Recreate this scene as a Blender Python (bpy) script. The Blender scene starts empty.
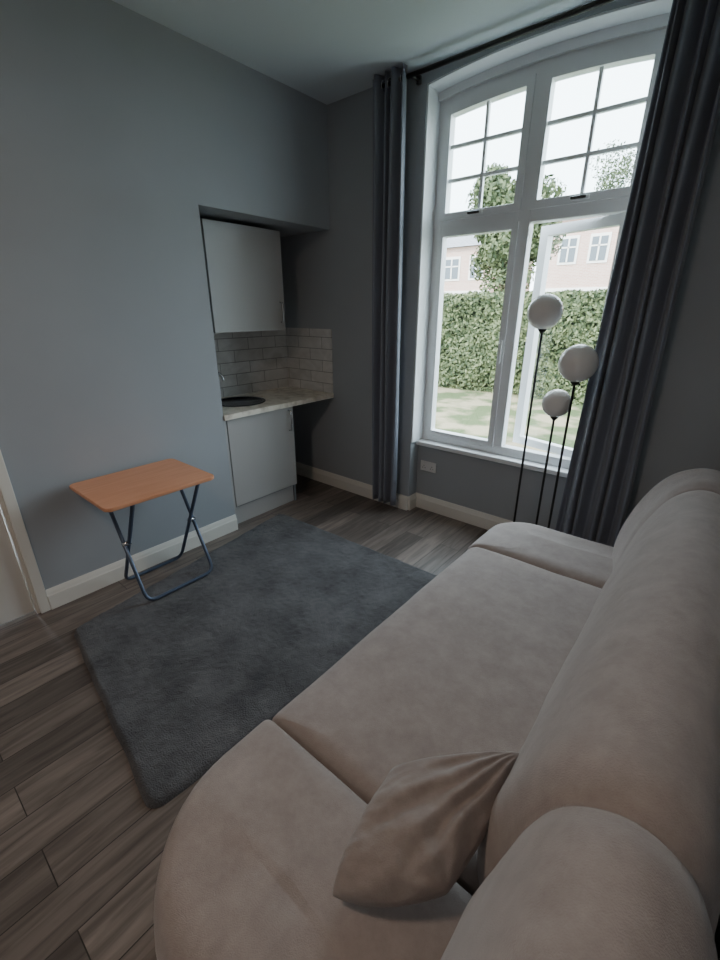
import bpy, bmesh, math, random
from mathutils import Vector, Matrix, noise
random.seed(4)
sc = bpy.context.scene
COL = sc.collection

# ---------------------------------------------------------------- materials
def mat(name, col, rough=0.6, metal=0.0, col2=None, scale=8.0, bump=0.0, bscale=60.0, sheen=0.0, spec=0.5, detail=4.0, stretch=(1,1,1), ramp=(0.35,0.65), nrough=0.5):
    m = bpy.data.materials.new(name); m.use_nodes = True
    nt = m.node_tree; b = nt.nodes["Principled BSDF"]
    b.inputs["Base Color"].default_value = (*col, 1)
    b.inputs["Roughness"].default_value = rough
    b.inputs["Metallic"].default_value = metal
    b.inputs["Specular IOR Level"].default_value = spec
    if sheen:
        b.inputs["Sheen Weight"].default_value = sheen
        b.inputs["Sheen Roughness"].default_value = 0.4
    tc = nt.nodes.new("ShaderNodeTexCoord")
    mp = nt.nodes.new("ShaderNodeMapping"); mp.inputs["Scale"].default_value = stretch
    nt.links.new(tc.outputs["Object"], mp.inputs[0])
    if col2 is not None:
        n = nt.nodes.new("ShaderNodeTexNoise"); n.inputs["Scale"].default_value = scale; n.inputs["Detail"].default_value = detail; n.inputs["Roughness"].default_value = nrough
        r = nt.nodes.new("ShaderNodeValToRGB")
        r.color_ramp.elements[0].position = ramp[0]; r.color_ramp.elements[1].position = ramp[1]
        r.color_ramp.elements[0].color = (*col, 1); r.color_ramp.elements[1].color = (*col2, 1)
        nt.links.new(mp.outputs[0], n.inputs["Vector"]); nt.links.new(n.outputs["Fac"], r.inputs[0])
        nt.links.new(r.outputs[0], b.inputs["Base Color"])
    if bump:
        n2 = nt.nodes.new("ShaderNodeTexNoise"); n2.inputs["Scale"].default_value = bscale; n2.inputs["Detail"].default_value = 3
        bp = nt.nodes.new("ShaderNodeBump"); bp.inputs["Strength"].default_value = bump; bp.inputs["Distance"].default_value = 0.01
        nt.links.new(mp.outputs[0], n2.inputs["Vector"]); nt.links.new(n2.outputs["Fac"], bp.inputs["Height"])
        nt.links.new(bp.outputs[0], b.inputs["Normal"])
    return m

def brickmat(name, axes, bw, rh, c1, c2, mortar, msize, rough, grain=None, bump=0.0, grainmix=0.5, offset=0.5, spec=0.5):
    m = bpy.data.materials.new(name); m.use_nodes = True
    nt = m.node_tree; b = nt.nodes["Principled BSDF"]; b.inputs["Roughness"].default_value = rough
    b.inputs["Specular IOR Level"].default_value = spec
    tc = nt.nodes.new("ShaderNodeTexCoord"); sp = nt.nodes.new("ShaderNodeSeparateXYZ"); cb = nt.nodes.new("ShaderNodeCombineXYZ")
    nt.links.new(tc.outputs["Object"], sp.inputs[0])
    if axes == 'yx':
        nt.links.new(sp.outputs["Y"], cb.inputs["X"]); nt.links.new(sp.outputs["X"], cb.inputs["Y"])
    else:
        ad = nt.nodes.new("ShaderNodeMath"); ad.operation = 'ADD'
        nt.links.new(sp.outputs["X"], ad.inputs[0]); nt.links.new(sp.outputs["Y"], ad.inputs[1])
        nt.links.new(ad.outputs[0], cb.inputs["X"]); nt.links.new(sp.outputs["Z"], cb.inputs["Y"])
    br = nt.nodes.new("ShaderNodeTexBrick"); br.inputs["Scale"].default_value = 1
    br.inputs["Brick Width"].default_value = bw; br.inputs["Row Height"].default_value = rh
    br.inputs["Mortar Size"].default_value = msize; br.inputs["Mortar Smooth"].default_value = 0.1
    br.inputs["Color1"].default_value = (*c1,1); br.inputs["Color2"].default_value = (*c2,1); br.inputs["Mortar"].default_value = (*mortar,1)
    br.offset = offset
    nt.links.new(cb.outputs[0], br.inputs["Vector"])
    out = br.outputs["Color"]
    if grain:
        mp = nt.nodes.new("ShaderNodeMapping"); mp.inputs["Scale"].default_value = grain[0]
        vm = nt.nodes.new("ShaderNodeVectorMath"); vm.operation='MULTIPLY_ADD'
        vm.inputs[1].default_value=(40,25,0) if axes=='yx' else (0,0,0)
        nt.links.new(br.outputs["Color"], vm.inputs[0]); nt.links.new(tc.outputs["Object"], vm.inputs[2])
        nt.links.new(vm.outputs[0], mp.inputs[0])
        n = nt.nodes.new("ShaderNodeTexNoise"); n.inputs["Scale"].default_value = 1; n.inputs["Detail"].default_value = 6; n.inputs["Distortion"].default_value = 0.9
        nt.links.new(mp.outputs[0], n.inputs["Vector"])
        r = nt.nodes.new("ShaderNodeValToRGB"); r.color_ramp.elements[0].position = 0.3; r.color_ramp.elements[1].position = 0.7
        r.color_ramp.elements[0].color = (*grain[1],1); r.color_ramp.elements[1].color = (*grain[2],1)
        nt.links.new(n.outputs["Fac"], r.inputs[0])
        mx = nt.nodes.new("ShaderNodeMixRGB"); mx.blend_type = 'MULTIPLY'; mx.inputs[0].default_value = grainmix
        nt.links.new(br.outputs["Color"], mx.inputs[1]); nt.links.new(r.outputs[0], mx.inputs[2]); out = mx.outputs[0]
    nt.links.new(out, b.inputs["Base Color"])
    if bump:
        bp = nt.nodes.new("ShaderNodeBump"); bp.inputs["Strength"].default_value = bump; bp.inputs["Distance"].default_value = 0.003; bp.invert = True
        nt.links.new(br.outputs["Fac"], bp.inputs["Height"]); nt.links.new(bp.outputs[0], b.inputs["Normal"])
    return m

M_wall = mat("wall_paint", (0.375,0.398,0.425), 0.85, col2=(0.393,0.416,0.443), scale=2, bump=0.03, bscale=120, spec=0.2)
M_ceil = mat("ceiling_paint", (0.68,0.74,0.78), 0.9, spec=0.2)
M_trim = mat("trim_paint", (0.82,0.79,0.73), 0.45)
M_upvc = mat("white_upvc", (0.86,0.88,0.90), 0.3)
M_door = mat("door_paint", (0.78,0.76,0.72), 0.4)
M_floor = brickmat("wood_planks", 'yx', 1.25, 0.150, (0.225,0.186,0.163), (0.098,0.081,0.073), (0.03,0.024,0.021), 0.0018, 0.40,
                   grain=((36,3.2,5),(0.52,0.50,0.49),(1.26,1.23,1.20)), bump=0.3, grainmix=0.95, offset=0.37)
M_tile = brickmat("marble_tile", 'xy', 0.30, 0.098, (0.76,0.74,0.72), (0.66,0.65,0.64), (0.36,0.35,0.34), 0.003, 0.25,
                  grain=((6,6,9),(0.75,0.74,0.72),(1.1,1.1,1.1)), bump=0.6, grainmix=0.7)
M_counter = mat("marble_laminate", (0.88,0.82,0.71), 0.35, col2=(0.50,0.43,0.34), scale=14, detail=8, ramp=(0.45,0.75))
M_cab = mat("cabinet_gloss", (0.45,0.44,0.43), 0.35)
M_cabside = mat("cabinet_carcass", (0.20,0.22,0.24), 0.5)
M_chrome = mat("chrome", (0.7,0.7,0.72), 0.15, 1.0)
M_sink = mat("dark_steel", (0.10,0.10,0.11), 0.25, 0.9)
M_sofa = mat("velour_taupe", (0.335,0.288,0.270), 0.9, col2=(0.440,0.386,0.364), scale=14, bump=0.25, bscale=420, sheen=0.4, spec=0.06, detail=12, ramp=(0.30,0.70), nrough=0.72)
M_sofabase = mat("sofa_base_cloth", (0.16,0.12,0.11), 0.9)
M_pillow = mat("velour_cushion", (0.30,0.258,0.242), 0.9, col2=(0.40,0.350,0.330), scale=16, bump=0.25, bscale=420, sheen=0.4, spec=0.06, detail=12, ramp=(0.30,0.70), nrough=0.72)
M_rug = mat("rug_pile", (0.068,0.069,0.075), 0.97, col2=(0.165,0.164,0.172), scale=4.0, bump=1.0, bscale=190, sheen=0.2, spec=0.05, detail=12, ramp=(0.33,0.68), nrough=0.68)
M_curtain = mat("curtain_satin", (0.205,0.222,0.272), 0.45, sheen=0.35, bump=0.05, bscale=300)
M_rod = mat("rod_metal", (0.05,0.05,0.05), 0.35, 0.8)
M_tabletop = mat("orange_wood", (0.72,0.32,0.17), 0.4, col2=(0.78,0.37,0.21), scale=4, stretch=(12,1,1))
M_tableleg = mat("leg_enamel", (0.10,0.13,0.19), 0.3, 0.4)
M_globe = mat("opal_glass", (0.80,0.78,0.76), 0.25)
M_pole = mat("black_steel", (0.03,0.03,0.03), 0.35, 0.6)
M_socket = mat("socket_plastic", (0.78,0.78,0.78), 0.35)
M_leaf = mat("leaf", (0.05,0.085,0.02), 0.7)
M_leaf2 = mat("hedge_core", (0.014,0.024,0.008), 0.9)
M_bark = mat("bark", (0.10,0.07,0.05), 0.9)
M_grass = mat("grass", (0.06,0.085,0.028), 0.95, col2=(0.26,0.22,0.14), scale=1.6, bump=0.8, bscale=30, detail=8, ramp=(0.44,0.58))
M_brick = brickmat("house_brick", 'xy', 0.24, 0.08, (0.50,0.30,0.25), (0.56,0.37,0.31), (0.6,0.55,0.5), 0.008, 0.9)
M_roof = brickmat("roof_tile", 'xy', 0.3, 0.2, (0.20,0.21,0.24), (0.25,0.25,0.28), (0.1,0.1,0.1), 0.01, 0.8)
M_render = mat("house_render", (0.75,0.73,0.70), 0.9)
M_dkglass = mat("dark_pane", (0.10,0.12,0.14), 0.1)

for m in (M_leaf,):
    nt = m.node_tree; g = nt.nodes.new("ShaderNodeNewGeometry"); r = nt.nodes.new("ShaderNodeValToRGB")
    r.color_ramp.elements[0].color = (0.022,0.042,0.012,1); r.color_ramp.elements[1].color = (0.145,0.170,0.075,1)
    nt.links.new(g.outputs["Random Per Island"], r.inputs[0]); nt.links.new(r.outputs[0], nt.nodes["Principled BSDF"].inputs["Base Color"])

def glassmat():
    m = bpy.data.materials.new("window_glass"); m.use_nodes = True; nt = m.node_tree
    for n in list(nt.nodes): nt.nodes.remove(n)
    o = nt.nodes.new("ShaderNodeOutputMaterial"); t = nt.nodes.new("ShaderNodeBsdfTransparent"); g = nt.nodes.new("ShaderNodeBsdfGlossy")
    g.inputs["Roughness"].default_value = 0.02; t.inputs[0].default_value = (0.95,0.98,0.97,1)
    mx = nt.nodes.new("ShaderNodeMixShader"); mx.inputs[0].default_value = 0.05
    nt.links.new(t.outputs[0], mx.inputs[1]); nt.links.new(g.outputs[0], mx.inputs[2]); nt.links.new(mx.outputs[0], o.inputs[0])
    return m
M_glass = glassmat()

# ---------------------------------------------------------------- mesh helpers
def mk(name, verts, faces, m, smooth=False):
    me = bpy.data.meshes.new(name); me.from_pydata([tuple(v) for v in verts], [], faces); me.update()
    bm = bmesh.new(); bm.from_mesh(me); bmesh.ops.recalc_face_normals(bm, faces=bm.faces); bm.to_mesh(me); bm.free()
    if smooth:
        for p in me.polygons: p.use_smooth = True
    me.materials.append(m)
    o = bpy.data.objects.new(name, me); COL.objects.link(o); return o

def box(name, x0,x1,y0,y1,z0,z1, m, bev=0.0, seg=2):
    bm = bmesh.new(); bmesh.ops.create_cube(bm, size=1)
    for v in bm.verts:
        v.co = Vector(((x0+x1)/2+v.co.x*(x1-x0), (y0+y1)/2+v.co.y*(y1-y0), (z0+z1)/2+v.co.z*(z1-z0)))
    if bev: bmesh.ops.bevel(bm, geom=list(bm.edges), offset=bev, segments=seg, affect='EDGES', profile=0.5)
    me = bpy.data.meshes.new(name); bm.to_mesh(me); bm.free(); me.materials.append(m)
    o = bpy.data.objects.new(name, me); COL.objects.link(o); return o

def archbox(name,x0,x1,y0,y1,zl,zh,m,n=24):
    V=[];F=[]
    for i in range(n+1):
        x=x0+(x1-x0)*i/n; a=zl(x); b=zh(x)
        V+=[(x,y0,a),(x,y1,a),(x,y1,b),(x,y0,b)]
    for i in range(n):
        for j in range(4):
            F.append((4*i+j,4*i+(j+1)%4,4*(i+1)+(j+1)%4,4*(i+1)+j))
    F.append((0,1,2,3)); F.append((4*n,4*n+1,4*n+2,4*n+3))
    return mk(name,V,F,m)

def tube(name, pts, r, m, n=12, closed=False):
    pts = [Vector(p) for p in pts]; V=[]; F=[]; k=len(pts)
    up=None
    for i,p in enumerate(pts):
        if closed: t=(pts[(i+1)%k]-pts[i-1]).normalized()
        else: t=(pts[min(i+1,k-1)]-pts[max(i-1,0)]).normalized()
        if up is None:
            up = Vector((0,0,1)) if abs(t.z)<0.9 else Vector((1,0,0))
        a=(up-t*up.dot(t)).normalized(); b=t.cross(a); up=a
        rr = r[i] if isinstance(r,(list,tuple)) else r
        for j in range(n):
            an=2*math.pi*j/n; V.append(p+a*math.cos(an)*rr+b*math.sin(an)*rr)
    for i in range(k if closed else k-1):
        for j in range(n):
            i2=(i+1)%k
            F.append((i*n+j,i*n+(j+1)%n,i2*n+(j+1)%n,i2*n+j))
    if not closed:
        F.append(tuple(range(n))); F.append(tuple(range((k-1)*n,k*n)))
    return mk(name,V,F,m,True)

def revolve(name, prof, c, m, n=40):
    V=[];F=[];k=len(prof)
    for r,z in prof:
        for j in range(n):
            an=2*math.pi*j/n; V.append((c[0]+r*math.cos(an), c[1]+r*math.sin(an), c[2]+z))
    for i in range(k-1):
        for j in range(n): F.append((i*n+j,i*n+(j+1)%n,(i+1)*n+(j+1)%n,(i+1)*n+j))
    if prof[0][0]>1e-4: F.append(tuple(range(n)))
    if prof[-1][0]>1e-4: F.append(tuple(range((k-1)*n,k*n)))
    return mk(name,V,F,m,True)

def sphere(name,c,r,m):
    pr=[(max(r*math.sin(math.pi*i/24),1e-5), -r*math.cos(math.pi*i/24)) for i in range(25)]
    return revolve(name,pr,c,m,40)

def group(name, loc, kids):
    e = bpy.data.objects.new(name, None); e.location = loc; e.empty_display_size=0.1; COL.objects.link(e)
    for k in kids:
        k.parent = e; k.matrix_parent_inverse = Matrix.Translation(-Vector(loc))
    return e

def smoothpath(P, sub=8):
    P=[Vector(p) for p in P]; out=[]
    for i in range(len(P)-1):
        p0=P[max(i-1,0)];p1=P[i];p2=P[i+1];p3=P[min(i+2,len(P)-1)]
        for s in range(sub):
            t=s/sub
            out.append(0.5*((2*p1)+(-p0+p2)*t+(2*p0-5*p1+4*p2-p3)*t*t+(-p0+3*p1-3*p2+p3)*t**3))
    out.append(P[-1]); return out

# ---------------------------------------------------------------- room
W=2.83; CH=2.965; XR=2.98; YB=-1.3; AL=1.69
box("floor",-0.75,XR+0.12,YB-0.12,3.10,-0.12,0,M_floor)
box("ceiling",-0.75,XR+0.12,YB-0.12,3.12,CH,CH+0.12,M_ceil)
DY0,DY1,DH=-0.46,0.375,2.05
box("wall_left",-0.75,0,DY1,AL,0,CH,M_wall)
box("wall_left_behind_door",-0.75,0,YB,DY0,0,CH,M_wall)
box("wall_left_over_door",-0.75,0,DY0,DY1,DH,CH,M_wall)
box("wall_left_bulkhead",-0.75,0,AL,W,2.18,CH,M_wall)
box("wall_alcove",-0.75,-0.60,AL,W,0,2.18,M_wall)
RX0,RX1=0.84,2.14; mx=1.485
arch=lambda x: 2.772-0.034*((x-mx)/0.58)**2      # lower edge of the slightly curved head
box("wall_window_left",-0.75,RX0,W,3.12,0,CH,M_wall)
box("wall_window_right",RX1,XR+0.12,W,3.12,0,CH,M_wall)
box("wall_window_under",RX0,RX1,2.95,3.12,0,0.565,M_wall)
archbox("wall_window_lintel",RX0,RX1,W,3.12,lambda x:arch(x)+0.150,lambda x:CH,M_wall)
box("wall_right",XR,XR+0.12,YB,W,0,CH,M_wall)
box("wall_back",-0.75,XR+0.12,YB-0.12,YB,0,CH,M_wall)

def baseb(name, p0, p1, nrm, h=0.125):
    prof=[(0,0),(0.020,0),(0.020,h*0.70),(0.016,h*0.76),(0.013,h*0.86),(0.006,h),(0,h)]
    p0=Vector((*p0,0));p1=Vector((*p1,0));n=Vector((*nrm,0)); V=[];k=len(prof)
    for p in (p0,p1):
        for a,z in prof: V.append(p+n*a+Vector((0,0,z)))
    F=[(i,(i+1)%k,k+(i+1)%k,k+i) for i in range(k)]+[tuple(range(k)),tuple(range(k,2*k))]
    return mk(name,V,F,M_trim)
baseb("baseboard_left",(0,0.425),(0,AL),(1,0))
baseb("baseboard_window",(-0.60,W),(RX0,W),(0,-1))
baseb("baseboard_recess",(RX0,2.95),(RX1,2.95),(0,-1))
baseb("baseboard_window_right",(RX1,W),(XR,W),(0,-1))
baseb("baseboard_right",(XR,YB),(XR,W-0.02),(-1,0))
baseb("baseboard_jog",(RX0,W),(RX0,2.93),(1,0))

# door
dk=[box("slab",-0.075,-0.030,DY0+0.02,DY1-0.018,0.008,DH-0.02,M_door,0.003)]
for zz in ((0.22,0.86),(1.02,1.86)):
    for yy in ((DY0+0.14,-0.085),(-0.005,DY1-0.14)):
        dk.append(box("panel",-0.031,-0.023,yy[0],yy[1],zz[0],zz[1],M_door,0.006))
dk+= [box("jamb_near",-0.12,0.0,DY0,DY0+0.016,0,DH,M_trim), box("jamb_far",-0.12,0.0,DY1-0.014,DY1,0,DH,M_trim), box("head",-0.12,0.0,DY0+0.016,DY1-0.014,DH-0.016,DH,M_trim)]
dk+= [tube("handle",[(-0.035,0.29,1.02),(0.015,0.29,1.02),(0.018,0.275,1.02),(0.018,0.17,1.02)],0.009,M_chrome)]
group("door_1",(-0.05,(DY0+DY1)/2,0),dk)
box("trim_1",0,0.018,DY1,DY1+0.05,0,DH+0.05,M_trim,0.004)
box("trim_2",0,0.018,DY0-0.05,DY0,0,DH+0.05,M_trim,0.004)
box("trim_3",0,0.018,DY0,DY1,DH,DH+0.05,M_trim,0.004)

# ---------------------------------------------------------------- window
wk=[]
def wb(n,x0,x1,y0,y1,z0,z1,b=0.006): 
    o=box(n,x0,x1,y0,y1,z0,z1,M_upvc,b); wk.append(o); return o
wx0,wx1,wz0=0.845,2.135,0.60; fy0,fy1=2.985,3.06
wb("frame_left",wx0,wx0+0.065,fy0,fy1,wz0,arch(wx0)+0.14); wb("frame_right",wx1-0.065,wx1,fy0,fy1,wz0,arch(wx1)+0.14)
wk.append(archbox("frame_head",wx0,wx1,fy0+0.001,fy1,lambda x:arch(x)+0.030,lambda x:arch(x)+0.15,M_upvc))
wk.append(archbox("frame_head_bead",wx0,wx1,fy0-0.022,fy0+0.001,lambda x:arch(x)+0.095,lambda x:arch(x)+0.15,M_upvc))
wb("frame_bottom",wx0+0.06,wx1-0.06,fy0,fy1,wz0,wz0+0.065)
tz0,tz1=2.090,2.170
wb("mullion",mx-0.04,mx+0.04,fy0,fy1,wz0+0.06,arch(mx)+0.06); 
wb("transom_l",wx0+0.06,mx-0.038,fy0,fy1,tz0,tz1); wb("transom_r",mx+0.038,wx1-0.06,fy0,fy1,tz0,tz1)
def sash(tag,x0,x1,z0,z1,y0=2.972,y1=3.035,w=0.045,cols=0,rows=0,arched=False):
    L=[]; ym=(y0+y1)/2
    zt=(lambda x:arch(x)+w) if arched else (lambda x:z1)
    L.append(archbox(tag+"_stile_a",x0,x0+w,y0,y1,lambda x:z0,zt,M_upvc,3)); L.append(archbox(tag+"_stile_b",x1-w,x1,y0,y1,lambda x:z0,zt,M_upvc,3))
    L.append(box(tag+"_rail_b",x0+w-.003,x1-w+.003,y0+.0005,y1,z0,z0+w,M_upvc,0.004))
    L.append(archbox(tag+"_rail_t",x0+w-.003,x1-w+.003,y0+.0005,y1,lambda x:zt(x)-w,zt,M_upvc,12))
    if arched:
        L.append(archbox(tag+"_glass",x0+w,x1-w,ym-.001,ym+.001,lambda x:z0+w-.002,lambda x:zt(x)-w+.004,M_glass,12))
    else:
        L.append(mk(tag+"_glass",[(x0+w,ym,z0+w),(x1-w,ym,z0+w),(x1-w,ym,z1-w),(x0+w,ym,z1-w)],[(0,1,2,3)],M_glass))
    for c in range(1,cols):
        xx=x0+w+(x1-x0-2*w)*c/cols; L.append(box(tag+"_bar_v",xx-0.010,xx+0.010,ym-0.012,ym+0.012,z0+w,zt(xx)-w+.003,M_upvc,0.002))
    for r in range(1,rows):
        zz=z0+w+(zt((x0+x1)/2)-z0-2*w)*r/rows; L.append(box(tag+"_bar_h",x0+w,x1-w,ym-0.0115,ym+0.0115,zz-0.010,zz+0.010,M_upvc,0.002))
    return L
wk+=sash("top_left",wx0+0.05,mx-0.025,tz1-0.012,0,cols=2,rows=3,arched=True)
wk+=sash("top_right",mx+0.025,wx1-0.05,tz1-0.012,0,cols=2,rows=3,arched=True)
wk+=sash("low_left",wx0+0.05,mx-0.025,wz0+0.05,tz0+0.012,w=0.04)
op=sash("casement",mx+0.035,wx1-0.06,wz0+0.06,tz0-0.0,y0=3.02,y1=3.075,w=0.055)
piv=Vector((wx1-0.06,3.05,0)); R=Matrix.Translation(piv)@Matrix.Rotation(math.radians(-16),4,'Z')@Matrix.Translation(-piv)
for o in op:
    o.data.transform(R)
wk+=op
for cx in (1.165,1.80):
    wk.append(box("handle_base",cx-0.05,cx+0.05,2.958,2.973,tz1+0.0,tz1+0.022,M_upvc,0.004))
    wk.append(box("handle_lever",cx-0.045,cx+0.035,2.940,2.958,tz1+0.004,tz1+0.018,M_rod,0.004))
wk.append(box("handle_side",mx-0.052,mx-0.036,2.955,2.973,1.25,1.40,M_upvc,0.004))
group("window_1",(mx,3.02,0.6),wk)
box("trim_4",RX0,RX1,2.905,3.06,0.565,0.60,M_upvc,0.006)
box("trim_5",RX0,RX0+0.012,2.835,2.985,0.60,arch(RX0)+0.15,M_upvc)
archbox("trim_6",RX0,RX1,2.835,2.985,lambda x:arch(x)+0.140,lambda x:arch(x)+0.1505,M_upvc)
box("trim_7",RX1-0.012,RX1,2.835,2.985,0.60,arch(RX1)+0.15,M_upvc)

# ---------------------------------------------------------------- curtains + rod
def curtain(name,x0,x1,z0,z1,yc,folds,amp,tx0=None,tx1=None,seed=0):
    tx0=x0 if tx0 is None else tx0; tx1=x1 if tx1 is None else tx1
    nx=folds*14; nz=50; V=[];F=[]
    for k in range(nz+1):
        t=k/nz; z=z0+(z1-z0)*t; xa=x0+(tx0-x0)*t; xb=x1+(tx1-x1)*t
        for i in range(nx+1):
            s=i/nx
            ph=2*math.pi*folds*s
            x=xa+(xb-xa)*s + 0.014*math.sin(ph*0.5+seed+2.2*t) + 0.010*noise.noise(Vector((s*4,t*2,seed)))
            a=amp*(0.85+0.15*t)*(1+0.35*noise.noise(Vector((s*5,seed,t*1.3))))
            y=yc+a*math.sin(ph+0.5*noise.noise(Vector((t*2.2,seed,s*2))))
            V.append((x,y,z))
    for k in range(nz):
        for i in range(nx):
            a=k*(nx+1)+i; F.append((a,a+1,a+nx+2,a+nx+1))
    o=mk(name,V,F,M_curtain,True)
    sm=o.modifiers.new("thick",'SOLIDIFY'); sm.thickness=0.003
    return o
ROD=2.905; RY=2.735
c1=curtain("cloth",0.52,0.76,0.06,2.958,RY,4,0.038,0.50,0.76,seed=1.3)
c2=curtain("cloth",2.05,2.40,0.03,2.958,RY,5,0.042,2.11,2.38,seed=5.1)
def rings(x0,x1,n):
    L=[]
    for i in range(n):
        x=x0+(x1-x0)*(i+0.5)/n
        L.append(tube("eyelet",[(x+0.004*math.sin(a),RY+0.024*math.cos(a),ROD+0.024*math.sin(a)) for a in [2*math.pi*j/16 for j in range(16)]],0.004,M_chrome,8,True))
    return L
group("curtain",(0.66,RY,0.03),[c1]+rings(0.51,0.75,5)); group("curtain.001",(2.23,RY,0.03),[c2]+rings(2.12,2.37,6))
rk=[tube("pole",[(0.52,RY,ROD),(2.60,RY,ROD)],0.013,M_rod,16),sphere("finial",(0.52,RY,ROD),0.016,M_rod),sphere("finial",(2.61,RY,ROD),0.018,M_rod)]
for x in (0.79,2.5):
    rk.append(tube("bracket",[(x,RY,ROD),(x,W,ROD)],0.008,M_rod)); rk.append(revolve("bracket_plate",[(0.016,-0.02),(0.016,0.02)],(x,W-0.012,ROD),M_rod,16))
group("curtain_rod",(1.5,RY,ROD),rk)

# wall socket
sk=[box("plate",0.875,1.02,2.94,2.95,0.345,0.43,M_socket,0.003)]
for x in (0.91,0.985):
    sk.append(box("switch",x-0.012,x+0.004,2.936,2.941,0.405,0.42,M_socket,0.001))
    for dx,dz in ((0,0.026),(-0.011,0.008),(0.011,0.008)):
        sk.append(box("pin_hole",x+dx-0.003,x+dx+0.003,2.9388,2.9402,0.362+dz-0.0,0.368+dz,M_pole))
group("wall_socket",(0.95,2.945,0.39),sk)

# ---------------------------------------------------------------- kitchenette
ky0,ky1=1.73,2.36
kk=[box("carcass_side_a",-0.58,-0.045,AL+0.004,AL+0.022,0.0,0.86,M_cabside), box("carcass_side_b",-0.58,-0.045,ky1-0.018,ky1,0.0,0.86,M_cabside),
    box("carcass_back",-0.598,-0.58,AL+0.004,ky1,0.0,0.86,M_cabside), box("carcass_floor",-0.58,-0.045,AL+0.022,ky1-0.018,0.15,0.168,M_cabside),
    box("filler",-0.045,-0.03,AL+0.003,ky0-0.004,0.0,0.86,M_cab),
    box("door",-0.044,-0.024,ky0,ky1,0.165,0.855,M_cab,0.002), box("plinth",-0.075,-0.06,AL+0.022,ky1-0.018,0,0.15,M_cab),
    tube("bar_handle",[(-0.024,ky1-0.05,0.66),(0.004,ky1-0.05,0.665),(0.006,ky1-0.05,0.675),(0.006,ky1-0.05,0.815),(0.004,ky1-0.05,0.825),(-0.024,ky1-0.05,0.83)],0.006,M_chrome)]
group("base_cabinet",(-0.3,2.04,0),kk)
def worktop():
    cx,cy,r=-0.32,2.06,0.185; x0,x1,y0,y1=-0.598,0.012,AL+0.002,W-0.012; z0,z1=0.862,0.90
    n=64; V=[];F=[]
    for z in (z0,z1):
        for j in range(n):
            a=2*math.pi*j/n; V.append((cx+r*math.cos(a),cy+r*math.sin(a),z))
        for j in range(n):
            a=2*math.pi*j/n; dx,dy=math.cos(a),math.sin(a)
            t=min(((x1-cx)/dx if dx>1e-9 else 1e9),((x0-cx)/dx if dx<-1e-9 else 1e9),((y1-cy)/dy if dy>1e-9 else 1e9),((y0-cy)/dy if dy<-1e-9 else 1e9))
            V.append((cx+dx*t,cy+dy*t,z))
    for b in (0,2*n):
        for X in (x0,x1):
            for Y in (y0,y1):
                k=min(range(b+n,b+2*n),key=lambda i:(V[i][0]-X)**2+(V[i][1]-Y)**2); V[k]=(X,Y,V[k][2])
    for j in range(n):
        k=(j+1)%n
        F.append((j,k,n+k,n+j)); F.append((2*n+j,2*n+k,3*n+k,3*n+j)); F.append((j,k,2*n+k,2*n+j)); F.append((n+j,n+k,3*n+k,3*n+j))
    return mk("worktop",V,F,M_counter)
wt=worktop()
rim=[(0.205,0.0),(0.205,0.005),(0.18,0.006),(0.172,-0.01),(0.165,-0.10),(0.13,-0.14),(0.03,-0.15),(0.001,-0.15)]
sb=revolve("sink_bowl",rim,(-0.32,2.06,0.90),M_sink,48)
group("countertop_with_sink",(-0.3,2.25,0.88),[wt,sb,revolve("sink_drain",[(0.03,0),(0.03,0.004),(0.001,0.004)],(-0.32,2.06,0.7505),M_chrome,24)])
tx,ty=-0.50,1.86
tp=smoothpath([(tx,ty,0.93),(tx,ty,1.03),(tx+0.01,ty+0.01,1.10),(tx+0.05,ty+0.05,1.14),(tx+0.10,ty+0.10,1.12),(tx+0.115,ty+0.115,1.07)],6)
group("tap",(tx,ty,0.9),[revolve("body",[(0.026,0),(0.026,0.01),(0.018,0.015),(0.016,0.06),(0.012,0.07)],(tx,ty,0.9065),M_chrome,24),tube("spout",tp,0.011,M_chrome),
   tube("lever",[(tx,ty-0.015,0.94),(tx+0.02,ty-0.05,0.965),(tx+0.03,ty-0.07,0.975)],0.006,M_chrome)])
box("splashback_back",-0.598,-0.588,AL+0.002,W-0.002,0.901,1.44,M_tile)
box("splashback_side",-0.588,-0.003,W-0.011,W-0.001,0.901,1.44,M_tile)
cy0,cy1=1.83,2.49
group("wall_cabinet",(-0.4,2.15,1.45),[box("carcass",-0.596,-0.222,cy0,cy1,1.445,2.15,M_cabside),box("door",-0.221,-0.20,cy0+0.002,cy1-0.002,1.44,2.15,M_cab,0.002),
   tube("bar_handle",[(-0.2,cy1-0.045,1.50),(-0.172,cy1-0.045,1.505),(-0.17,cy1-0.045,1.515),(-0.17,cy1-0.045,1.635),(-0.172,cy1-0.045,1.645),(-0.2,cy1-0.045,1.65)],0.006,M_chrome)])

# ---------------------------------------------------------------- folding table
tz=0.71
def rrect(x0,x1,y0,y1,r,n=6):
    out=[]
    for (cx,cy,a0) in ((x1-r,y1-r,0),(x0+r,y1-r,90),(x0+r,y0+r,180),(x1-r,y0+r,270)):
        for i in range(n+1):
            a=math.radians(a0+90*i/n); out.append((cx+r*math.cos(a),cy+r*math.sin(a)))
    return out
def slab(name,outl,z0,z1,m,bev=0.003):
    n=len(outl); cx=sum(p[0] for p in outl)/n; cy=sum(p[1] for p in outl)/n; V=[]
    def ring(ins,z):
        for x,y in outl:
            d=Vector((cx-x,cy-y)).normalized()*ins; V.append((x+d.x,y+d.y,z))
    ring(bev,z0);ring(0,z0+bev);ring(0,z1-bev);ring(bev,z1)
    F=[]
    for k in range(3):
        for i in range(n): F.append((k*n+i,k*n+(i+1)%n,(k+1)*n+(i+1)%n,(k+1)*n+i))
    F.append(tuple(range(n)));F.append(tuple(range(3*n,4*n)))
    return mk(name,V,F,m)
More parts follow.
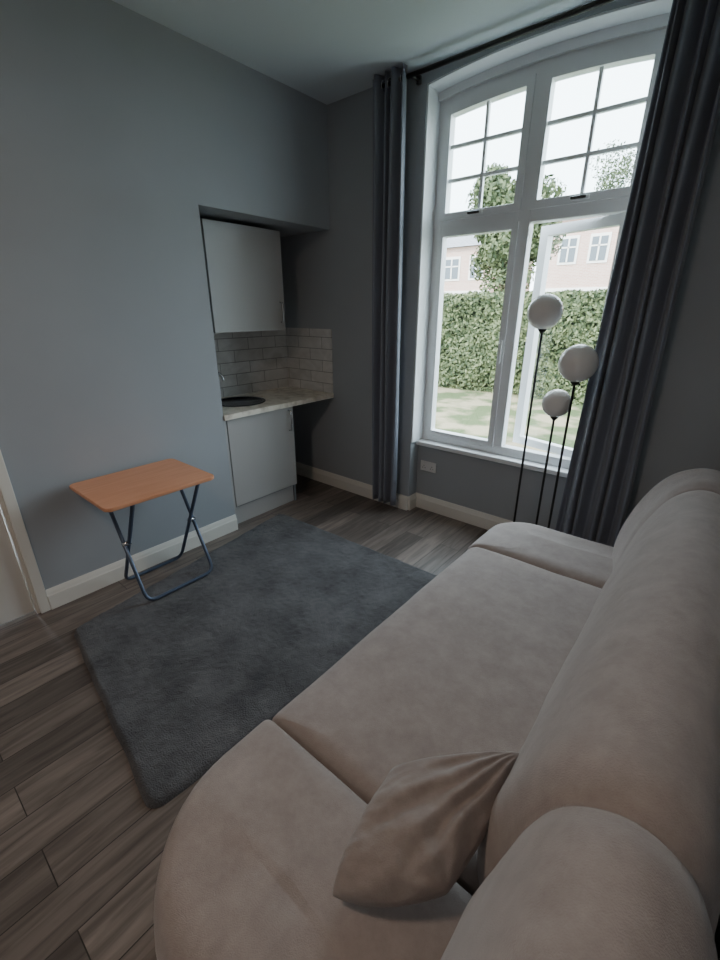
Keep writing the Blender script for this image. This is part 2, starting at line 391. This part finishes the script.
tk=[slab("top",rrect(0.05,0.55,0.65,1.25,0.035),tz-0.020,tz,M_tabletop)]
def uframe(xb,xt,y0,y1,zt,name,z0=0.012):
    r=0.06
    d=Vector((xt-xb,0,zt-z0)).normalized()
    P=[Vector((xt,y0,zt)),Vector((xb,y0,z0))+d*r]
    for a in (0.25,0.5,0.75): P.append(Vector((xb,y0+r*a*a,z0))+d*r*(1-a)**2)
    P.append(Vector((xb,y0+r,z0)));P.append(Vector((xb,y1-r,z0)))
    for a in (0.25,0.5,0.75): P.append(Vector((xb,y1-r*(1-a)**2,z0))+d*r*a*a)
    P+= [Vector((xb,y1,z0))+d*r,Vector((xt,y1,zt))]
    return tube(name,P,0.0105,M_tableleg,12)
tk.append(uframe(0.43,0.10,0.79,1.215,tz-0.03,"leg_frame_a",0.038)); tk.append(uframe(0.07,0.46,0.815,1.19,tz-0.03,"leg_frame_b"))
tk.append(tube("top_bar_a",[(0.10,0.72,tz-0.03),(0.10,1.23,tz-0.03)],0.011,M_tableleg)); tk.append(tube("top_bar_b",[(0.46,0.72,tz-0.03),(0.46,1.22,tz-0.03)],0.011,M_tableleg))
for y in (0.802,1.203): tk.append(tube("pivot",[(0.266,y-0.022,0.355),(0.266,y+0.022,0.355)],0.014,M_chrome))
group("folding_table",(0.3,0.95,0),tk)

# ---------------------------------------------------------------- rug
def rug():
    C=[Vector((0.31,0.43)),Vector((1.52,0.27)),Vector((1.66,2.13)),Vector((0.06,2.08))]
    nx,ny=200,260; V=[];F=[]
    rr=0.05
    for j in range(ny+1):
        for i in range(nx+1):
            s=i/nx;t=j/ny
            ex=min(s,1-s)*1.25; ey=min(t,1-t)*1.75
            ss,tt=s,t
            if ex<rr and ey<rr:
                dx,dy=rr-ex,rr-ey; mxd=max(dx,dy); L=math.hypot(dx,dy)
                if L>1e-6:
                    k=mxd/L; ex2=rr-dx*k; ey2=rr-dy*k
                    ss=ex2/1.25 if s<0.5 else 1-ex2/1.25; tt=ey2/1.75 if t<0.5 else 1-ey2/1.75
            p=(C[0]*(1-ss)+C[1]*ss)*(1-tt)+(C[3]*(1-ss)+C[2]*ss)*tt
            e=min(min(s,1-s)*1.25,min(t,1-t)*1.75)
            h=0.020*min(1,(e/0.02))**0.5 if e>0 else 0.0
            if e>0: h+=0.004*noise.noise(Vector((p.x*7,p.y*7,0)))+0.0035*noise.noise(Vector((p.x*38,p.y*38,3)))
            w=0.006*noise.noise(Vector((p.x*6,p.y*6,7)))
            V.append((p.x+w,p.y+w,max(h,0)+0.001))
    for j in range(ny):
        for i in range(nx):
            a=j*(nx+1)+i;F.append((a,a+1,a+nx+2,a+nx+1))
    return mk("rug",V,F,M_rug,True)
rug()

# ---------------------------------------------------------------- sofa
def seat(name,x0,x1,y0,y1,rad,seam0,seam1,cap=0.45):
    ol=[]; N=14
    def arc(cx,cy,r,a0):
        for i in range(N+1):
            a=math.radians(a0+90*i/N); ol.append((cx+r*math.cos(a),cy+r*math.sin(a)))
    def line(p,q,n):
        for i in range(1,n): ol.append((p[0]+(q[0]-p[0])*i/n,p[1]+(q[1]-p[1])*i/n))
    r1=0.02
    arc(x1-r1,y1-r1,r1,0); line((x1-r1,y1),(x0+rad[1],y1),14)
    arc(x0+rad[1],y1-rad[1],rad[1],90); line((x0,y1-rad[1]),(x0,y0+rad[0]),20)
    arc(x0+rad[0],y0+rad[0],rad[0],180); line((x0+rad[0],y0),(x1-r1,y0),14)
    arc(x1-r1,y0+r1,r1,270); line((x1,y0+r1),(x1,y1-r1),20)
    n=len(ol); cx=(x0+x1)/2; cy=(y0+y1)/2; ax=(x1-x0)/2; ay=(y1-y0)/2
    prof=[(0.06,0.085),(0.03,0.09),(0.012,0.11),(0.0,0.16),(-0.004,0.24),(-0.004,0.32),(0.002,0.365),(0.012,0.398),(0.028,0.424),(0.052,0.439),(0.09,0.448),(0.15,0.455),(0.22,0.459)]
    V=[];F=[]
    nz=lambda x,y:0.006*noise.noise(Vector((x*3.5,y*3.5,1)))+0.002*noise.noise(Vector((x*11,y*11,5)))
    for ins,z in prof:
        for x,y in ol:
            nx=(x-cx)/ax; ny=(y-cy)/ay
            iy=ins*(0.22 if ((ny<0 and seam0) or (ny>0 and seam1)) else 1.0)
            ix=ins*(1.0 if nx<0 else 0.3)
            iy=min(iy,ay*0.97)
            V.append((cx+nx*(ax-ix),cy+ny*(ay-iy),z+ (nz(x,y) if z>0.4 else 0)))
    k=len(prof)
    for a in range(k-1):
        for i in range(n): F.append((a*n+i,a*n+(i+1)%n,(a+1)*n+(i+1)%n,(a+1)*n+i))
    F.append(tuple(range(n)))
    last=[Vector(v) for v in V[(k-1)*n:]]; c=Vector((cx,cy,0.466))
    rings=10
    for q in range(1,rings):
        f=q/rings
        for v in last:
            p=v.lerp(c,f); p.z=0.459+(0.007)*f+nz(p.x,p.y); V.append(p)
    for a in range(k-1,k-1+rings-1):
        for i in range(n): F.append((a*n+i,a*n+(i+1)%n,(a+1)*n+(i+1)%n,(a+1)*n+i))
    V.append(c+Vector((0,0,nz(cx,cy)))); ci=len(V)-1; a=k-1+rings-1
    for i in range(n): F.append((a*n+i,a*n+(i+1)%n,ci))
    return mk(name,V,F,M_sofa,True)
SY0,SY1=0.08,2.42; S1,S2=0.57,1.93
sof=[seat("seat_near",1.80,2.60,SY0,S1,(0.33,0.02),False,True), seat("seat_middle",1.81,2.60,S1,S2,(0.02,0.02),True,True), seat("seat_far",1.80,2.60,S2,SY1,(0.02,0.22),True,False)]
def backrest():
    ctrl=[(2.60,0.10),(2.53,0.20),(2.50,0.34),(2.485,0.46),(2.493,0.58),(2.52,0.70),(2.56,0.82),(2.615,0.915),(2.69,0.965),(2.76,0.962),(2.815,0.91),(2.845,0.80),(2.86,0.6),(2.865,0.4),(2.86,0.2),(2.83,0.10),(2.72,0.085)]
    K=len(ctrl); prof=[]
    for i in range(K):
        p0,p1,p2,p3=[Vector(ctrl[(i+d)%K]) for d in (-1,0,1,2)]
        for s in range(5):
            t=s/5; prof.append(0.5*((2*p1)+(-p0+p2)*t+(2*p0-5*p1+4*p2-p3)*t*t+(-p0+3*p1-3*p2+p3)*t**3))
    n=len(prof); ys=[]
    y=SY0-0.02; yend=SY1+0.0
    NS=340
    for i in range(NS+1):
        s=i/NS; ys.append(y+(yend-y)*(0.5-0.5*math.cos(math.pi*s))*0.3+(yend-y)*s*0.7)
    C=Vector((2.69,0.52)); V=[];F=[]
    for yy in ys:
        d0=yy-y; d1=yend-yy; d=min(d0,d1); Rr=0.22 if d0<d1 else 0.16
        t=min(1,max(0,d/Rr)); s=math.sqrt(max(0,1-(1-t)**2)); s=max(s,0.02); s=s**0.7
        if d0<d1:
            k=max(0,min(1,(0.66-yy)/0.16)); off=0.040*k*k*(3-2*k)
        else: off=-0.06*math.exp(-(max(0,d-0.05)/0.22)**2)
        for p in prof:
            up=max(0,min(1,(p.y-0.46)/0.5))
            g=0
            for sy,sg in ((S1-0.010,1),(S2-0.01,-1)):
                yc=sy+ (-0.02*up if sg>0 else 0.11*up**1.5)
                g+=0.014*math.exp(-((yy-yc)/0.009)**2)+0.020*math.exp(-((yy-yc)/0.040)**2)
            q=p-C; L=q.length; q=q*(1-g/max(L,0.1))*s
            fx=off*max(0,min(1,(2.76-p.x)/0.26))
            wr=0.005*noise.noise(Vector((yy*4,p.y*5,2)))+0.002*noise.noise(Vector((yy*12,p.y*12,7)))
            V.append((C.x+q.x+fx*s+wr,yy,max(C.y+q.y,0.07)))
    for a in range(NS):
        for i in range(n): F.append((a*n+i,a*n+(i+1)%n,(a+1)*n+(i+1)%n,(a+1)*n+i))
    F.append(tuple(range(n)));F.append(tuple(range(NS*n,(NS+1)*n)))
    return mk("backrest",V,F,M_sofa,True)
sof.append(backrest())
sof.append(slab("base",rrect(1.92,2.82,0.24,2.28,0.12),0.045,0.11,M_sofabase))
for x,y in ((2.0,0.35),(2.0,2.15),(2.74,0.35),(2.74,2.15)):
    sof.append(revolve("foot",[(0.02,0),(0.024,0.045)],(x,y,0.001),M_pole,16))
group("sofa",(2.35,1.25,0),sof)

# cushion: a soft pillow slumped into a lozenge, lying back against the backrest
def cushion():
    A=Vector((2.300,0.330,0.500)); B=Vector((2.285,0.590,0.585)); Cc=Vector((2.510,0.775,0.635)); D=Vector((2.500,0.465,0.555))
    Z=((D-A).cross(B-A)).normalized()
    if Z.z<0: Z=-Z
    T=0.078; n=100; V=[];F=[]
    for sgn in (1,-1):
        for j in range(n+1):
            for i in range(n+1):
                u=-1+2*i/n; v=-1+2*j/n
                k=0.26 if v<0 else 0.06
                uu=1.06*u*math.sqrt(1-k*v*v); vv=1.06*v*math.sqrt(1-k*u*u)
                s=(uu+1)/2; t=(vv+1)/2
                P=(A*(1-s)+D*s)*(1-t)+(B*(1-s)+Cc*s)*t
                h=T*(max(0,(1-abs(u)**2.6))*max(0,(1-abs(v)**2.6)))**0.36
                rr=math.hypot(u-1.0,v-1.0); an=math.atan2(v-1.0,u-1.0)
                f1=math.sin(an*16+3.0*noise.noise(Vector((u*1.2,v*1.2,sgn))))*math.exp(-((rr-0.9)/0.8)**2)
                r2=math.hypot(u-1.0,v+1.0); a2=math.atan2(v+1.0,u-1.0)
                f2=math.sin(a2*14+2.0*noise.noise(Vector((u,v,9))))*math.exp(-((r2-0.8)/0.6)**2)
                wr=0.007*f1+0.005*f2+0.012*noise.noise(Vector((u*1.6+v*1.0,v*2.0-u*1.2,sgn*2)))+0.003*noise.noise(Vector((u*5+v*3,v*7,sgn)))
                hh=sgn*(h*(1.0 if sgn>0 else 0.45)+wr*min(1,h/0.035))
                V.append(P+Z*hh)
    N=(n+1)**2
    for s in (0,1):
        for j in range(n):
            for i in range(n):
                q=s*N+j*(n+1)+i; F.append((q,q+1,q+n+2,q+n+1) if s==0 else (q,q+n+1,q+n+2,q+1))
    o=mk("throw_cushion",V,F,M_pillow,True)
    bm=bmesh.new(); bm.from_mesh(o.data); bmesh.ops.remove_doubles(bm,verts=bm.verts,dist=0.0005); bmesh.ops.recalc_face_normals(bm,faces=bm.faces); bm.to_mesh(o.data); bm.free()
    return o
cushion()

# ---------------------------------------------------------------- floor lamp
lk=[revolve("base",[(0.13,0),(0.13,0.012),(0.125,0.018),(0.01,0.02)],(1.93,2.58,0.0),M_pole,48)]
for i,(x,y,z,r) in enumerate(((1.82,2.60,1.585,0.092),(2.055,2.52,1.335,0.096),(1.96,2.60,1.10,0.079))):
    lk.append(tube("pole_%d"%(i+1),[(x,y,0.012),(x,y,z-r+0.004)],0.007,M_pole)); lk.append(revolve("cup_%d"%(i+1),[(0.008,-0.02),(0.022,-0.004),(0.026,0.006)],(x,y,z-r),M_pole,20))
    lk.append(sphere("globe_%d"%(i+1),(x,y,z),r,M_globe))
group("floor_lamp",(1.93,2.58,0),lk)

# ---------------------------------------------------------------- outside
box("garden_ground",-60,45,3.12,70,-0.25,-0.05,M_grass)
def leaves(name, pts, size, m):
    V=[];F=[]
    for p,nrm in pts:
        a=Vector((random.gauss(0,1),random.gauss(0,1),random.gauss(0,1))).normalized()
        n=(nrm+a*0.9).normalized(); t=n.orthogonal().normalized(); t=(Matrix.Rotation(random.uniform(0,6.28),3,n)@t); b=n.cross(t)
        s=size*random.uniform(0.6,1.3); k=len(V)
        V+=[p-t*s,p+b*s*0.5,p+t*s,p-b*s*0.5]; F.append((k,k+1,k+2,k+3))
    me=bpy.data.meshes.new(name); me.from_pydata([tuple(v) for v in V],[],F); me.materials.append(m)
    o=bpy.data.objects.new(name,me); COL.objects.link(o); return o
hp=[]
def hb(x,z): return 0.16*noise.noise(Vector((x*0.7,z*1.1,0)))+0.08*noise.noise(Vector((x*2.5,z*2.5,4)))
for i in range(52000):
    x=random.uniform(-9,5); z=random.uniform(-0.04,1.88)
    hp.append((Vector((x,8.9-hb(x,z)+random.uniform(-0.10,0.08),z+0.06*noise.noise(Vector((x*2,0,0))))),Vector((0,-1,0.25))))
for i in range(7000):
    x=random.uniform(-9,5); y=random.uniform(8.85,9.6)
    hp.append((Vector((x,y,1.86+0.07*noise.noise(Vector((x*2,y,0)))+random.uniform(-0.04,0.05))),Vector((0,0,1))))
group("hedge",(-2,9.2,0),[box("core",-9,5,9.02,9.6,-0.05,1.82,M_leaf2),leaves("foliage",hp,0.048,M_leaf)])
def tree(name,bx,by,top,cr,nb,seed,nl=14000):
    random.seed(seed); tp=[]
    TC=Vector((bx,by,top-cr*1.3))
    blobs=[(TC+Vector((random.uniform(-1,1)*cr*.75,random.uniform(-1,1)*cr*.7,random.uniform(-1.3,1.0)*cr)),random.uniform(0.28,0.5)*cr) for _ in range(nb)]
    for i in range(nl):
        c,r=random.choice(blobs); d=Vector((random.gauss(0,1),random.gauss(0,1),random.gauss(0,1))).normalized()
        tp.append((c+d*r*random.uniform(0.6,1.05),d))
    return group(name,(bx,by,0),[tube("trunk",smoothpath([(bx,by,-0.06),(bx+.05,by,1.3),(bx-.05,by,2.4),(bx,by,top-cr)],5),0.12,M_bark),
     tube("branch",[(bx-.02,by,1.9),(bx-cr*.4,by-.1,top-cr*1.2)],0.05,M_bark),tube("branch",[(bx,by,2.1),(bx+cr*.4,by+.2,top-cr*1.1)],0.05,M_bark),leaves("foliage",tp,0.09,M_leaf)])
tree("garden_tree",-4.1,16,5.8,1.4,30,3,18000)
tree("garden_tree",-4.6,36,11.2,2.6,24,11)
def house(name,x0,x1,y,h,rise,wins,depth=7):
    L=[box("walls",x0,x1,y,y+depth,-0.05,h,M_brick)]
    V=[(x0-.3,y-.3,h),(x1+.3,y-.3,h),(x1+.3,y+depth+.3,h),(x0-.3,y+depth+.3,h),(x0-.3,y+depth/2,h+rise),(x1+.3,y+depth/2,h+rise)]
    L.append(mk("roof",V,[(0,1,5,4),(2,3,4,5),(0,3,4),(1,2,5),(0,1,2,3)],M_roof))
    for (wx,wz,ww,wh) in wins:
        L.append(box("surround",wx-ww/2-.12,wx+ww/2+.12,y-.05,y,wz-.12,wz+wh+.15,M_render)); L.append(box("pane",wx-ww/2,wx+ww/2,y-.07,y-.04,wz,wz+wh,M_dkglass))
        L.append(box("glazing_bar",wx-.04,wx+.04,y-.1,y-.06,wz,wz+wh,M_render)); L.append(box("glazing_rail",wx-ww/2,wx+ww/2,y-.1,y-.06,wz+wh*.6,wz+wh*.6+.07,M_render))
    L.append(box("band",x0,x1,y-.06,y,2.55,2.75,M_render))
    L.append(box("chimney",(x0+x1)/2-.5,(x0+x1)/2+.5,y+depth/2-.4,y+depth/2+.4,h+rise*.6,h+rise+1.0,M_brick))
    return group(name,((x0+x1)/2,y+depth/2,0),L)
house("terraced_house",-24,-10.5,29,5.4,1.2,[(-19.5,3.5,1.0,1.2),(-17.6,3.5,1.0,1.2),(-15.2,3.5,1.0,1.2),(-13.4,3.5,1.0,1.2),(-11.6,3.5,.8,1.2),(-15.5,.6,1.6,1.5),(-11.8,.6,1.4,1.5)])
house("terraced_house",-7.2,10,29,6.3,1.4,[(-6.0,4.1,0.8,1.2),(-4.4,4.1,0.8,1.2),(-2.4,4.1,0.8,1.2),(0,3.9,1.1,1.3),(3,3.9,1.1,1.3),(-4,.6,1.6,1.5),(1,.6,1.6,1.5)])

# ---------------------------------------------------------------- light
w=bpy.data.worlds.new("sky"); sc.world=w; w.use_nodes=True
bg=w.node_tree.nodes["Background"]; bg.inputs[0].default_value=(0.77,0.90,1.0,1); bg.inputs[1].default_value=11.0
sun=bpy.data.lights.new("sun",'SUN'); sun.energy=7.0; sun.angle=0.02; sun.color=(1,0.93,0.82)
so=bpy.data.objects.new("sun",sun); COL.objects.link(so); so.rotation_euler=(math.radians(50),0,math.radians(-25))
pl=bpy.data.lights.new("window_portal",'AREA'); pl.shape='RECTANGLE'; pl.size=1.28; pl.size_y=2.35; pl.cycles.is_portal=True
po=bpy.data.objects.new("window_portal",pl); COL.objects.link(po); po.location=(1.49,3.10,1.76); po.rotation_euler=(math.radians(-90),0,0)
cl=bpy.data.lights.new("fill_area",'AREA'); cl.shape='DISK'; cl.size=0.36; cl.energy=17; cl.color=(1.0,0.80,0.65)  # warm fill added behind the camera to brighten the room
co=bpy.data.objects.new("fill_area",cl); COL.objects.link(co); co.location=(1.7,-0.55,CH-0.062)
group("fill_light",(1.7,-0.55,CH-0.03),[revolve("fill_disc",[(0.20,0),(0.20,-0.05),(0.19,-0.055),(0.001,-0.055)],(1.7,-0.55,CH),M_socket,48),co])  # unseen disc added on the ceiling to carry the fill

# ---------------------------------------------------------------- camera
cam=bpy.data.cameras.new("camera"); cam.sensor_fit='VERTICAL'; cam.sensor_height=36; cam.sensor_width=27
cam.lens=432/960*36; cam.clip_start=0.02; cam.clip_end=300
ca=bpy.data.objects.new("camera",cam); COL.objects.link(ca); ca.location=(2.67,0,1.6)
ca.rotation_euler=(math.radians(90-21.6),0,math.radians(39.85))
sc.camera=ca
